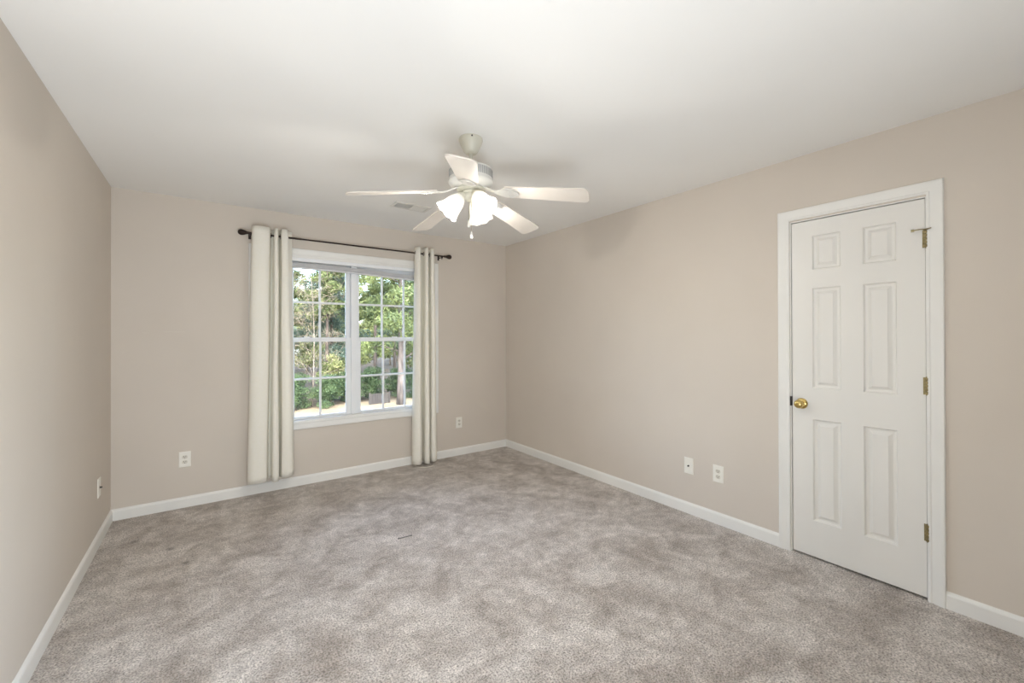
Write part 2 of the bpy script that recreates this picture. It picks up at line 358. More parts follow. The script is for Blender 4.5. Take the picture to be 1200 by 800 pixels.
rw = thing('added_window', 'unseen plain white window added behind the camera to daylight the left wall', 'window', (XR, (RY0 + RY1) / 2, RZ0), kind='structure')
def rwp(name, bm, m):
    for v in bm.verts: v.co -= Vector(rw.location)
    return obj(name, bm, m, rw)
rwp('window_casing', casing(CAS, RY0, RY1, RZ0, RZ1, lambda a, z, d: (XR - d, a, z), True), M['trim'])
bm = bmesh.new(); ym_, zm_ = (RY0 + RY1) / 2, (RZ0 + RZ1) / 2
for a in ((RY0, RY0 + 0.05, RZ0, RZ1), (RY1 - 0.05, RY1, RZ0, RZ1), (ym_ - 0.03, ym_ + 0.03, RZ0, RZ1), (RY0 + 0.05, ym_ - 0.03, zm_ - 0.02, zm_ + 0.02), (ym_ + 0.03, RY1 - 0.05, zm_ - 0.02, zm_ + 0.02),
          (RY0 + 0.05, ym_ - 0.03, RZ0, RZ0 + 0.05), (ym_ + 0.03, RY1 - 0.05, RZ0, RZ0 + 0.05), (RY0 + 0.05, ym_ - 0.03, RZ1 - 0.05, RZ1), (ym_ + 0.03, RY1 - 0.05, RZ1 - 0.05, RZ1)):
    add_box(bm, XR + 0.06, XR + 0.10, a[0], a[1], a[2], a[3])
rwp('sash', bm, M['vinyl'])
rwp('pane', box(XR + 0.079, XR + 0.081, RY0 + 0.05, RY1 - 0.05, RZ0 + 0.05, RZ1 - 0.05), M['glass'])

# ------------------------------------------------------------------ raised blind under the window head
bl = thing('window_blind', 'white slatted blind pulled up into a sagging stack under the window head', 'blind', (1.15, D + 0.03, 2.0))
bx0, bx1 = WX0 + 0.026, WX1 - 0.026
def sagz(x, k):  # the stack hangs lower at its right end
    u = (x - bx0) / (bx1 - bx0)
    return 2.006 - 0.004 * math.sin(u * PI * 1.1) - 0.030 * max(0, (u - 0.35) / 0.65) ** 1.5 + 0.004 * math.sin(u * 5)
def strip(y0, y1, top, bot, n=28):
    bm = bmesh.new(); rows = []
    for i in range(n + 1):
        x = bx0 + (bx1 - bx0) * i / n
        rows.append([bm.verts.new((x, y, z)) for y, z in ((y0, bot(x)), (y1, bot(x)), (y1, top(x)), (y0, top(x)))])
    for i in range(n):
        for k in range(4): bm.faces.new((rows[i][k], rows[i][(k + 1) % 4], rows[i + 1][(k + 1) % 4], rows[i + 1][k]))
    bm.faces.new(rows[0]); bm.faces.new(rows[-1])
    for v in bm.verts: v.co -= Vector((1.15, D + 0.03, 2.0))
    return bm
obj('headrail', strip(D + 0.012, D + 0.046, lambda x: 2.0565, lambda x: 2.026), M['vinyl'], bl)
bm = bmesh.new()
for k in range(7):
    s = strip(D + 0.010 + 0.001 * (k % 2), D + 0.047, lambda x: sagz(x, k) - 0.0048 * k + 0.0015, lambda x: sagz(x, k) - 0.0048 * k - 0.0015)
    me = bpy.data.meshes.new('tmp'); s.to_mesh(me); s.free(); bm.from_mesh(me); bpy.data.meshes.remove(me)
obj('slats', bm, M['blind'], bl)
obj('bottom_rail', strip(D + 0.010, D + 0.047, lambda x: sagz(x, 0) - 0.0345, lambda x: sagz(x, 0) - 0.047), M['blind'], bl)
for x in (0.55, 0.95, 1.35, 1.75):
    bm = tube([(x, D + 0.03, 2.03), (x, D + 0.03, sagz(x, 0))], 0.0012, 6)
    for v in bm.verts: v.co -= Vector((1.15, D + 0.03, 2.0))
    obj('lift_cord', bm, M['blind'], bl)

# ------------------------------------------------------------------ door
dr = thing('door_1', 'white six-panel closet door with a brass knob, closed', 'door', (XR, 0.795, 0), kind='structure')
def dp(name, bm, m, parent=dr, smooth=None):
    for v in bm.verts: v.co -= Vector((XR, 0.795, 0))
    return obj(name, bm, m, parent, smooth)
dp('door_casing', casing(CAS, DY0 + 0.000 - 0.004 + 0.006 - 0.002 + 0.0, DY1 + 0.004, 0.0, DZ1 + 0.010, lambda a, z, d: (XR - d, a, z), False), M['trim'], smooth=35)
bm = bmesh.new()   # jamb, with its stop
add_box(bm, XR - 0.002, XR + 0.074, DY0 - 0.001, DY0 + 0.004, 0, DZ1); add_box(bm, XR - 0.002, XR + 0.074, DY1 - 0.004, DY1 + 0.001, 0, DZ1)
add_box(bm, XR - 0.002, XR + 0.074, DY0 + 0.004, DY1 - 0.004, DZ1 - 0.004, DZ1 + 0.001)
dp('jamb', bm, M['trim'])
SY0, SY1, SZ0, SZ1 = DY0 + 0.0065, DY1 - 0.0075, 0.014, DZ1 - 0.0085
def slab():
    bm = bmesh.new(); x = XR + 0.0035
    cols = [(0.603, 0.744), (0.846, 0.986)]; rows = [(0.228, 0.838), (1.025, 1.626), (1.737, 1.941)]
    ys = sorted([SY0, SY1] + [v for c in cols for v in c]); zs = sorted([SZ0, SZ1] + [v for c in rows for v in c])
    def q(p): bm.faces.new([bm.verts.new(v) for v in p])
    for i in range(len(ys) - 1):
        for j in range(len(zs) - 1):
            if (ys[i], ys[i + 1]) in cols and (zs[j], zs[j + 1]) in rows:
                steps = [(0, 0), (0.002, 0.0022), (0.006, 0.0115), (0.010, 0.0135), (0.019, 0.0140), (0.022, 0.0125), (0.036, 0.003), (0.037, 0.0012)]
                rg = [[(x + d, a, z) for a, z in ((ys[i] + w, zs[j] + w), (ys[i + 1] - w, zs[j] + w), (ys[i + 1] - w, zs[j + 1] - w), (ys[i] + w, zs[j + 1] - w))] for w, d in steps]
                for s in range(len(rg) - 1):
                    for k in range(4): l = (k + 1) % 4; q((rg[s][k], rg[s][l], rg[s + 1][l], rg[s + 1][k]))
                q(rg[-1])
            else: q([(x, ys[i], zs[j]), (x, ys[i + 1], zs[j]), (x, ys[i + 1], zs[j + 1]), (x, ys[i], zs[j + 1])])
    xb = x + 0.035
    c = [(SY0, SZ0), (SY1, SZ0), (SY1, SZ1), (SY0, SZ1)]
    for k in range(4):
        a, b2 = c[k], c[(k + 1) % 4]; q([(x, *a), (x, *b2), (xb, *b2), (xb, *a)])
    q([(xb, *p) for p in c])
    bmesh.ops.remove_doubles(bm, verts=bm.verts, dist=0.0001)
    return bm
dp('door_leaf', slab(), M['door'])
KY, KZ = 1.043, 0.925
mk = Matrix.Translation((XR + 0.0035, KY, KZ)) @ Matrix.Rotation(-PI / 2, 4, 'Y')
kn = dp('door_knob', lathe([(0.0, 0.064), (0.010, 0.0635), (0.019, 0.060), (0.0245, 0.053), (0.0255, 0.046), (0.022, 0.037), (0.014, 0.029), (0.011, 0.022), (0.012, 0.014), (0.016, 0.010)], 32, mk), M['brass'], smooth=50)
dp('rosette', lathe([(0.012, 0.013), (0.022, 0.0115), (0.029, 0.008), (0.0325, 0.003), (0.0325, 0.0)], 32, mk), M['brass'], kn, smooth=50)
dp('strike_plate', box(XR - 0.004, XR + 0.02, DY1 - 0.0045, DY1 + 0.0045, 0.905, 0.963), M['slot'])
def hinge(z0, z1):
    bm = bmesh.new(); y = DY0 + 0.002; n = 5; h = (z1 - z0) / n
    for k in range(n): add_box(bm, XR - 0.0125, XR + 0.001, y - 0.0065, y + 0.0065, z0 + k * h + 0.0006, z0 + (k + 1) * h - 0.0006, 0.003)
    add_box(bm, XR - 0.009, XR - 0.003, y - 0.003, y + 0.003, z0 - 0.004, z1 + 0.005, 0.001)
    add_box(bm, XR - 0.001, XR + 0.0033, y + 0.004, y + 0.014, z0, z1)
    return dp('hinge', bm, M['oldbrass'])
hinge(0.300, 0.385); hinge(1.040, 1.127)
h3 = hinge(1.785, 1.872)
bm = bmesh.new(); y = DY0 + 0.002   # hinge-pin door stop on the top hinge
add_box(bm, XR - 0.014, XR - 0.001, y - 0.010, y + 0.010, 1.872, 1.879, 0.001)
add_tube(bm, [(XR - 0.010, y, 1.876), (XR - 0.020, y + 0.020, 1.877), (XR - 0.024, y + 0.045, 1.875)], 0.0030, 8)
add_tube(bm, [(XR - 0.010, y, 1.876), (XR - 0.026, y - 0.022, 1.876)], 0.0028, 8)
add_tube(bm, [(XR - 0.022, y + 0.040, 1.875), (XR - 0.0245, y + 0.052, 1.8745)], 0.0062, 10)
st = dp('door_stop', bm, M['oldbrass'], h3)

# ------------------------------------------------------------------ wall plates
def put(o, wall, a, z):
    if wall == 'back': o.location = (a, D, z); o.rotation_euler = (0, 0, 0)
    if wall == 'right': o.location = (XR, a, z); o.rotation_euler = (0, 0, -PI / 2)
    if wall == 'left': o.location = (XL, a, z); o.rotation_euler = (0, 0, PI / 2)
    return o
def plate_bm(w, h):   # in local coordinates the wall faces -y
    bm = bmesh.new(); s = [(0, 0), (0, 0.003), (0.003, 0.0055), (0.007, 0.0062)]; loops = []
    for i, d in s: loops.append([bm.verts.new((sx * (w / 2 - i), -d, sz * (h / 2 - i))) for sx, sz in ((-1, -1), (1, -1), (1, 1), (-1, 1))])
    for i in range(3):
        for k in range(4): bm.faces.new((loops[i][k], loops[i][(k + 1) % 4], loops[i + 1][(k + 1) % 4], loops[i + 1][k]))
    bm.faces.new(loops[-1]); return bm
def make_outlet(label):
    r = thing('wall_outlet', label, 'outlet', (0, 0, 0))
    obj('plate', plate_bm(0.076, 0.121), M['plate'], r)
    for sz in (-1, 1):
        bm = bmesh.new(); n = 28; front = []; back = []
        for k in range(n):
            a = 2 * PI * k / n; x = 0.0172 * math.cos(a); z = max(-0.0125, min(0.0125, 0.0172 * math.sin(a)))
            front.append(bm.verts.new((x, -0.0078, z + sz * 0.0197))); back.append(bm.verts.new((x, -0.0055, z + sz * 0.0197)))
        bm.faces.new(front)
        for k in range(n): bm.faces.new((front[k], front[(k + 1) % n], back[(k + 1) % n], back[k]))
        f = obj('receptacle', bm, M['socket'], r)
        bm = bmesh.new(); zc = sz * 0.0197
        add_box(bm, -0.0078, -0.0052, -0.0086, -0.0070, zc - 0.001, zc + 0.008)
        add_box(bm, 0.0052, 0.0078, -0.0086, -0.0070, zc, zc + 0.007)
        add_box(bm, -0.0025, 0.0025, -0.0086, -0.0070, zc - 0.009, zc - 0.0045)
        obj('slots', bm, M['slot'], f)
    obj('screw', lathe([(0.0, 0.0082), (0.0028, 0.0076), (0.0034, 0.006)], 14, Matrix.Rotation(PI / 2, 4, 'X')), M['socket'], r)
    return r
def make_jack(label):
    r = thing('cable_plate', label, 'wall plate', (0, 0, 0))
    obj('plate', plate_bm(0.073, 0.121), M['plate'], r)
    obj('jack', lathe([(0.0, 0.016), (0.0022, 0.016), (0.0022, 0.0175), (0.0046, 0.0175), (0.0046, 0.009), (0.0065, 0.009), (0.0065, 0.006)], 16, Matrix.Rotation(PI / 2, 4, 'X')), M['slot'], r)['label'] = 'dark cable connector'
    for s in (-1, 1): obj('screw', lathe([(0.0, 0.0082), (0.0028, 0.0076), (0.0034, 0.006)], 14, Matrix.Translation((0, 0, s * 0.042)) @ Matrix.Rotation(PI / 2, 4, 'X')), M['plate'], r)
    return r
put(make_outlet('ivory double outlet low on the window wall, left of the long left curtain'), 'back', -0.156, 0.376)
put(make_outlet('ivory double outlet on the window wall between right curtain and room corner'), 'back', 2.288, 0.368)
put(make_outlet('ivory double outlet on the right wall, the one nearer the door'), 'right', 1.563, 0.356)
put(make_jack('ivory cable plate with dark jack on the right wall beside the outlet'), 'right', 1.789, 0.359)
put(make_jack('cable plate with dark jack low on the left wall near the corner'), 'left', 3.785, 0.364)

# ------------------------------------------------------------------ curtain rod
RY, RZ = D - 0.09, 2.205
rod = thing('curtain_rod', 'dark bronze curtain rod with bulb ends above the window', 'curtain rod', (1.17, RY, RZ))
def rp(name, bm, m=M['bronze'], parent=rod, smooth=45):
    for v in bm.verts: v.co -= Vector((1.17, RY, RZ))
    return obj(name, bm, m, parent, smooth)
rp('rod', tube([(0.262, RY, RZ), (0.66, RY, RZ)], 0.0085, 14))
rp('rod_extension', tube([(0.64, RY, RZ), (2.075, RY, RZ)], 0.0072, 14))
FIN = [(0.0, 0.080), (0.008, 0.079), (0.018, 0.073), (0.0235, 0.062), (0.0245, 0.050), (0.021, 0.036), (0.015, 0.022), (0.011, 0.010), (0.0115, 0.004), (0.0105, 0.0), (0.0105, -0.012)]
rp('finial', lathe(FIN, 24, Matrix.Translation((0.268, RY, RZ)) @ Matrix.Rotation(-PI / 2, 4, 'Y')))
rp('finial', lathe(FIN, 24, Matrix.Translation((2.07, RY, RZ)) @ Matrix.Rotation(PI / 2, 4, 'Y')))
for x in (0.278, 2.035):
    bm = bmesh.new()
    add_box(bm, x - 0.010, x + 0.010, D - 0.005, D, RZ - 0.035, RZ + 0.025, 0.002)
    add_tube(bm, [(x, D - 0.004, RZ - 0.012), (x, RY + 0.03, RZ - 0.013), (x, RY, RZ - 0.017)], 0.0052, 8)
    add_box(bm, x - 0.007, x + 0.007, RY - 0.013, RY + 0.013, RZ - 0.022, RZ - 0.009, 0.002)
    add_tube(bm, [(x, RY, RZ - 0.034), (x, RY, RZ - 0.018)], 0.004, 8)
    rp('bracket', bm)

# ------------------------------------------------------------------ curtains
def spline(pts, n=10):
    out = []
    for i in range(len(pts) - 1):
        p0, p1, p2, p3 = pts[max(i - 1, 0)], pts[i], pts[i + 1], pts[min(i + 2, len(pts) - 1)]
        for k in range(n):
            t = k / n
            out.append(tuple(0.5 * (2 * b + (c - a) * t + (2 * a - 5 * b + 4 * c - d) * t * t + (3 * b - a - 3 * c + d) * t ** 3) for a, b, c, d in zip(p0, p1, p2, p3)))
    out.append(pts[-1]); return out
def curtain(name, label, top, bot, z0, z1, zhem, seed):
    rnd = random.Random(seed); A, B = spline(top, 14), spline(bot, 14)
    n, rows = len(A), 44; bm = bmesh.new(); uvb = []
    r = thing(name, label, 'curtain', (sum(p[0] for p in A) / n, RY, z0), 'long curtains either side of the window')
    o = Vector(r.location); ph = [rnd.uniform(0, 6) for _ in range(4)]
    def P(i, j):
        t = j / rows; s = t ** 0.8
        x = A[i][0] + (B[i][0] - A[i][0]) * s; y = A[i][1] + (B[i][1] - A[i][1]) * s; u = i / (n - 1)
        k = math.sin(PI * min(1, t * 1.6)) * 0.4 + 0.6 * t
        x += 0.004 * k * math.sin(9 * t + 8 * u + ph[0]); y += 0.004 * k * math.sin(7 * t + 11 * u + ph[1])
        zb = z0 + zhem(u)
        return Vector((x, y, z1 + (zb - z1) * t)) - o
    g = [[bm.verts.new(P(i, j)) for i in range(n)] for j in range(rows + 1)]
    for j in range(rows):
        for i in range(n - 1): bm.faces.new((g[j][i], g[j][i + 1], g[j + 1][i + 1], g[j + 1][i]))
    c = obj('cloth', bm, M['curtain'], r, 180)
    sm = c.modifiers.new('thickness', 'SOLIDIFY'); sm.thickness = 0.0022; sm.offset = 0
    bm = bmesh.new(); hj = rows - 2   # stitched hem
    hem = []
    for i in range(n):
        q0, q1 = P(i, rows - 2.0), P(i, rows - 1.92)
        a = P(max(i - 1, 0), hj); b3 = P(min(i + 1, n - 1), hj); tn = (b3 - a).normalized(); nn = Vector((tn.y, -tn.x, 0))
        hem.append((bm.verts.new(q0 + nn * 0.0016), bm.verts.new(q1 + nn * 0.0016), bm.verts.new(q1 - nn * 0.0016), bm.verts.new(q0 - nn * 0.0016)))
    for i in range(n - 1):
        for k in range(4): bm.faces.new((hem[i][k], hem[i][(k + 1) % 4], hem[i + 1][(k + 1) % 4], hem[i + 1][k]))
    obj('hem_stitching', bm, M['curtain'], r)
    # grommets where the cloth crosses the rod
    for i in range(n - 1):
        if (A[i][1] - RY) * (A[i + 1][1] - RY) < 0:
            a, b3 = Vector((*A[i], 0)), Vector((*A[i + 1], 0)); d = (b3 - a).normalized()
            cpt = a.lerp(b3, (RY - a.y) / (b3.y - a.y)); cpt.z = RZ; nn = Vector((d.y, -d.x, 0))
            bm = bmesh.new(); R, r0 = 0.0185, 0.0045; mm = 24; kk = 8; rings = []
            for p in range(mm):
                t2 = 2 * PI * p / mm; rad = d * math.cos(t2) + Vector((0, 0, 1)) * math.sin(t2)
                rings.append([bm.verts.new(cpt - o + rad * (R + r0 * math.cos(2 * PI * s / kk)) + nn * (0.0028 * math.sin(2 * PI * s / kk))) for s in range(kk)])
            for p in range(mm):
                for s in range(kk): bm.faces.new((rings[p][s], rings[p][(s + 1) % kk], rings[(p + 1) % mm][(s + 1) % kk], rings[(p + 1) % mm][s]))
            obj('grommet', bm, M['bronze'], c, 60)
    return r
LT = [(0.318, 4.165), (0.292, 4.125), (0.292, 4.07), (0.325, 4.045), (0.375, 4.045), (0.412, 4.065), (0.428, 4.11), (0.440, 4.150), (0.456, 4.12), (0.450, 4.075), (0.462, 4.055), (0.478, 4.075), (0.480, 4.12), (0.488, 4.152), (0.500, 4.11), (0.503, 4.065), (0.528, 4.048), (0.548, 4.062), (0.556, 4.105), (0.574, 4.125), (0.592, 4.140)]
LB = [(0.285, 4.165), (0.262, 4.13), (0.258, 4.07), (0.290, 4.035), (0.345, 4.025), (0.388, 4.045), (0.398, 4.10), (0.412, 4.155), (0.438, 4.12), (0.428, 4.065), (0.450, 4.040), (0.478, 4.060), (0.482, 4.12), (0.490, 4.150), (0.502, 4.10), (0.505, 4.055), (0.545, 4.032), (0.582, 4.045), (0.600, 4.085), (0.606, 4.11), (0.604, 4.14)]
curtain('curtain', 'off-white curtain left of the window, the wider one nearer the left corner', LT, LB, 0.118, 2.262, lambda u: 0.012 * math.sin(9 * u) + 0.018 * u, 3)
RT = [(1.742, 4.150), (1.728, 4.10), (1.738, 4.055), (1.762, 4.048), (1.776, 4.085), (1.782, 4.14), (1.798, 4.160), (1.822, 4.13), (1.826, 4.07), (1.842, 4.048), (1.860, 4.075), (1.862, 4.125), (1.876, 4.155), (1.892, 4.12), (1.890, 4.07), (1.908, 4.050), (1.928, 4.075), (1.930, 4.12), (1.945, 4.15)]
RB = [(1.730, 4.155), (1.690, 4.11), (1.690, 4.045), (1.735, 4.010), (1.776, 4.050), (1.782, 4.13), (1.800, 4.160), (1.815, 4.12), (1.812, 4.05), (1.840, 4.025), (1.868, 4.055), (1.870, 4.125), (1.882, 4.155), (1.892, 4.11), (1.892, 4.05), (1.920, 4.030), (1.950, 4.060), (1.956, 4.11), (1.960, 4.14)]
curtain('curtain', 'off-white curtain right of the window, gathered narrow with its hem near the floor', RT, RB, 0.028, 2.262, lambda u: 0.008 * math.sin(8 * u), 5)

# ------------------------------------------------------------------ ceiling vent
vt = thing('ceiling_vent', 'small white rectangular air vent in the ceiling behind the fan', 'air vent', (1.386, 3.375, H))
bm = bmesh.new(); W2, H2 = 0.157, 0.078
def ringbox(bm, ox, oy, ix, iy, z0, z1):
    add_box(bm, -ox, -ix, -oy, oy, z0, z1, 0.0015); add_box(bm, ix, ox, -oy, oy, z0, z1, 0.0015)
    add_box(bm, -ix, ix, -oy, -iy, z0, z1, 0.0015); add_box(bm, -ix, ix, iy, oy, z0, z1, 0.0015)
ringbox(bm, W2, H2, W2 - 0.024, H2 - 0.024, -0.008, 0.0)
obj('frame', bm, M['fan'], vt)
obj('duct_shade_plate', box(-W2 + 0.024, W2 - 0.024, -H2 + 0.024, H2 - 0.024, -0.0012, 0.0), M['dark'], vt)['label'] = 'dark plate painted as the shade inside the duct'  # flat dark plate, its colour stands for shade up in the duct
obj('divider', box(-0.004, 0.004, -H2 + 0.024, H2 - 0.024, -0.009, -0.0012), M['fan'], vt)
for side in (-1, 1):
    for k in range(7):
        y = -H2 + 0.031 + k * 0.0155
        bm = box(-0.062, 0.062, -0.0055, 0.0055, -0.0005, 0.0005, mtx=Matrix.Rotation(math.radians(68 if side < 0 else -28), 4, 'X'))
        obj('slat', bm, M['fan'], vt, loc=(side * 0.0665, y, -0.0062))
bm = bmesh.new(); add_tube(bm, [(0.145, 0.0, -0.006), (0.145, 0.0, -0.016)], 0.0022, 8); obj('damper_lever', bm, M['fan'], vt)

# ------------------------------------------------------------------ ceiling fan
FX, FY = 1.18, 2.02
fan = thing('ceiling_fan', 'white five-blade ceiling fan with three lit tulip glass shades', 'ceiling fan', (FX, FY, H))
dz = -H
def T(z): return Matrix.Translation((0, 0, z + dz))
cp = obj('canopy', lathe([(0.0, H), (0.064, H), (0.066, H - 0.006), (0.066, H - 0.016), (0.058, H - 0.036), (0.045, H - 0.064), (0.038, H - 0.076), (0.030, H - 0.084), (0.012, H - 0.087), (0.0, H - 0.087)], 40, T(0)), M['fan_cream'], fan, 40)
bm = bmesh.new(); a = math.radians(245)
add_tube(bm, [(0.060 * math.cos(a), 0.060 * math.sin(a), -0.012), (0.0695 * math.cos(a), 0.0695 * math.sin(a), -0.012)], 0.0045, 10); obj('screw', bm, M['slot'], cp)
obj('downrod', lathe([(0.011, H - 0.08), (0.011, 2.275)], 20, T(0)), M['fan_cream'], fan, 40)
obj('rod_collar', lathe([(0.012, 2.312), (0.022, 2.308), (0.026, 2.292), (0.034, 2.282), (0.034, 2.270)], 28, T(0)), M['fan'], fan, 40)
mh = obj('motor_housing', lathe([(0.0, 2.279), (0.060, 2.278), (0.100, 2.274), (0.117, 2.266), (0.1205, 2.258), (0.1205, 2.208), (0.117, 2.203)], 48, T(0)), M['fan'], fan, 35)
bmv = bmesh.new()     # vent slots round the housing
for k in range(72):
    a = 2 * PI * k / 72
    add_box(bmv, 0.1198, 0.1211, -0.0030, 0.0030, 2.214 + dz, 2.256 + dz, 0, Matrix.Rotation(a, 4, 'Z'))
obj('vent_slots', bmv, M['grille'], mh)
obj('lower_housing', lathe([(0.117, 2.205), (0.124, 2.202), (0.125, 2.194), (0.119, 2.184), (0.104, 2.173), (0.085, 2.165), (0.060, 2.160), (0.0, 2.160)], 48, T(0)), M['fan'], fan, 35)
fw = obj('flywheel', lathe([(0.0, 2.162), (0.078, 2.162), (0.080, 2.158), (0.080, 2.151), (0.076, 2.148), (0.0, 2.148)], 40, T(0)), M['fan_cream'], fan, 40)
# blade: root at r 0.20, tip at r 0.655; the counter-clockwise edge hangs low
def blade_bm():
    out = []
    r0, r1 = 0.195, 0.655
    def half(r):
        u = (r - r0) / (r1 - r0); return 0.052 + 0.0165 * u
    pts = []
    n = 10
    for k in range(n + 1): r = r0 + 0.02 + (r1 - 0.035 - r0 - 0.02) * k / n; pts.append((r, half(r)))
    for k in range(1, 9):
        a = PI / 2 * (1 - k / 8); hh = half(r1); pts.append((r1 - 0.035 + 0.035 * math.cos(a), hh - 0.035 + 0.035 * math.sin(a)))
    top = [(r0, half(r0) - 0.02), (r0 + 0.006, half(r0) - 0.006)] + pts
    full = top + [(r, -h) for r, h in reversed(top)]
    bm = bmesh.new()
    lo = [bm.verts.new((x, y, -0.003)) for x, y in full]; hi = [bm.verts.new((x, y, 0.003)) for x, y in full]
    bm.faces.new(lo); bm.faces.new(hi)
    for i in range(len(full)): j = (i + 1) % len(full); bm.faces.new((lo[i], lo[j], hi[j], hi[i]))
    return bm
def iron_bm():
    bm = bmesh.new()
    # arm sweeping out and down from the flywheel, then a lobed plate under the blade root
    prof = [(0.060, 0.018, 0.016), (0.085, 0.016, 0.016), (0.110, 0.013, 0.008), (0.140, 0.013, -0.002), (0.165, 0.020, -0.006), (0.185, 0.034, -0.0065), (0.205, 0.042, -0.0065), (0.225, 0.044, -0.0065), (0.242, 0.040, -0.0065), (0.256, 0.030, -0.0065), (0.268, 0.020, -0.0065), (0.278, 0.008, -0.0065)]
    rings = []
    for r, w, z in prof: rings.append([bm.verts.new(v) for v in ((r, -w, z - 0.003), (r, w, z - 0.003), (r, w, z + 0.003), (r, -w, z + 0.003))])
    for i in range(len(rings) - 1):
        for k in range(4): bm.faces.new((rings[i][k], rings[i][(k + 1) % 4], rings[i + 1][(k + 1) % 4], rings[i + 1][k]))
    bm.faces.new(rings[0]); bm.faces.new(rings[-1])
    for (x, y) in ((0.222, -0.026), (0.222, 0.026), (0.252, 0)): add_tube(bm, [(x, y, -0.009), (x, y, -0.0125)], 0.004, 10)
    return bm
blade_me = iron_me = None
for k in range(5):
    if k == 0:
        b0 = obj('blade', blade_bm(), M['blade'], fan); i0 = obj('blade_iron', iron_bm(), M['fan'], b0)
        blade_me, iron_me = b0.data, i0.data
    else:
        b0 = bpy.data.objects.new('blade', blade_me); COL.objects.link(b0); b0.parent = fan
        i0 = bpy.data.objects.new('blade_iron', iron_me); COL.objects.link(i0); i0.parent = b0
    droop, pit = math.radians(8.0), math.radians(-12)
    pv = Matrix.Translation((0.07, 0, 2.142 + dz)) @ Matrix.Rotation(droop, 4, 'Y') @ Matrix.Translation((-0.07, 0, 0))
    b0.matrix_local = Matrix.Rotation(math.radians(20 + 72 * k), 4, 'Z') @ pv @ Matrix.Rotation(pit, 4, 'X')
# light kit
kit = obj('light_kit', lathe([(0.0, 2.150), (0.040, 2.150), (0.046, 2.146), (0.047, 2.138), (0.040, 2.132), (0.043, 2.124), (0.043, 2.110), (0.036, 2.100), (0.020, 2.094), (0.010, 2.088), (0.0, 2.088)], 36, T(0)), M['fan_cream'], fan, 40)
for k, az in enumerate((154, 34, 274)):
    a = math.radians(az); tl = math.radians(48)
    ax = Vector((math.cos(a) * math.cos(tl), math.sin(a) * math.cos(tl), -math.sin(tl)))
    base = Vector((0.040 * math.cos(a), 0.040 * math.sin(a), 2.130 + dz))
    mm = Matrix.Translation(base) @ ax.to_track_quat('Z', 'Y').to_matrix().to_4x4()
    obj('lamp_socket', lathe([(0.0, -0.012), (0.016, -0.010), (0.020, 0.0), (0.0245, 0.008), (0.0265, 0.020), (0.0265, 0.026)], 24, mm), M['fan_cream'], kit, 40)
    rf = lambda i, an: (1 + (0.03 * max(0, i - 4) / 5) * math.cos(6 * an), 0.003 * max(0, i - 5) / 4 * math.cos(8 * an))
    sh = obj('lamp_shade', lathe([(0.0235, 0.016), (0.027, 0.026), (0.035, 0.038), (0.0425, 0.055), (0.0475, 0.075), (0.051, 0.095), (0.056, 0.112), (0.062, 0.126), (0.068, 0.138), (0.0705, 0.142)], 64, mm, rf), M['shade'], kit, 60)
    sm = sh.modifiers.new('thickness', 'SOLIDIFY'); sm.thickness = 0.003; sm.offset = 0
    obj('bulb', lathe([(0.012, 0.020), (0.013, 0.040), (0.020, 0.055), (0.026, 0.070), (0.027, 0.082), (0.022, 0.096), (0.012, 0.104), (0.0, 0.106)], 24, mm), M['bulb'], kit, 60)
    pl = bpy.data.lights.new('fan_lamp', 'POINT'); pl.energy = FAN_W; pl.color = (1.0, 0.965, 0.90); pl.shadow_soft_size = 0.03
    po = bpy.data.objects.new('fan_lamp', pl); COL.objects.link(po); po.location = Vector((FX, FY, H)) + base + ax * 0.125
def chain(x, y, z0, z1):
    bm = bmesh.new(); n = int((z0 - z1) / 0.0042)
    add_tube(bm, [(x, y, z0 + dz), (x, y, z1 + dz)], 0.0007, 6)
    for i in range(n):
        z = z0 - (i + 0.5) * 0.0042 + dz
        bmesh.ops.create_icosphere(bm, subdivisions=1, radius=0.0016, matrix=Matrix.Translation((x, y, z)))
    c = obj('pull_chain', bm, M['oldbrass'], kit)
    obj('fob', lathe([(0.0, z1 + 0.002), (0.003, z1), (0.0045, z1 - 0.008), (0.0075, z1 - 0.022), (0.0085, z1 - 0.032), (0.006, z1 - 0.040), (0.0, z1 - 0.041)], 18, Matrix.Translation((x, y, dz))), M['fan'], c, 60)
chain(0.004, 0.002, 2.09, 1.925)
chain(-0.012, 0.004, 2.095, 1.985)

# ------------------------------------------------------------------ pin on the carpet
bm = bmesh.new()
add_tube(bm, [(1.016, 2.6936, 0.004), (1.100, 2.683, 0.005)], 0.0026, 8)
add_tube(bm, [(1.097, 2.6834, 0.005), (1.104, 2.6825, 0.005)], 0.0052, 10); add_tube(bm, [(1.012, 2.694, 0.005), (1.022, 2.6928, 0.005)], 0.0042, 10)
tag(obj('metal_pin', bm, M['steel']), 'thin dark grey metal pin lying on the carpet in mid-room', 'pin')

tag(obj('cord', tube(spline([(1.730, 4.120, 0.004), (1.728, 4.070, 0.004), (1.752, 4.015, 0.004), (1.800, 3.985, 0.004), (1.860, 3.995, 0.004), (1.900, 4.030, 0.004)], 6), 0.0028, 8), M['curtain'], None, 60),
    'thin white cord curled on the carpet under the right curtain', 'cord')

# ------------------------------------------------------------------ outdoors
GZ = -2.56
bm = bmesh.new(); nx = 40
gr = [[bm.verts.new((-65 + 130 * i / nx, -40 + 140 * j / nx, GZ + 0.10 * math.sin(i * 0.9) * math.cos(j * 0.7) + 0.0 * i)) for i in range(nx + 1)] for j in range(nx + 1)]
for j in range(nx):
    for i in range(nx): bm.faces.new((gr[j][i], gr[j][i + 1], gr[j + 1][i + 1], gr[j + 1][i]))
struct('ground', bm, M['lawn'], 'straw-coloured dry lawn outside the window', 'ground')

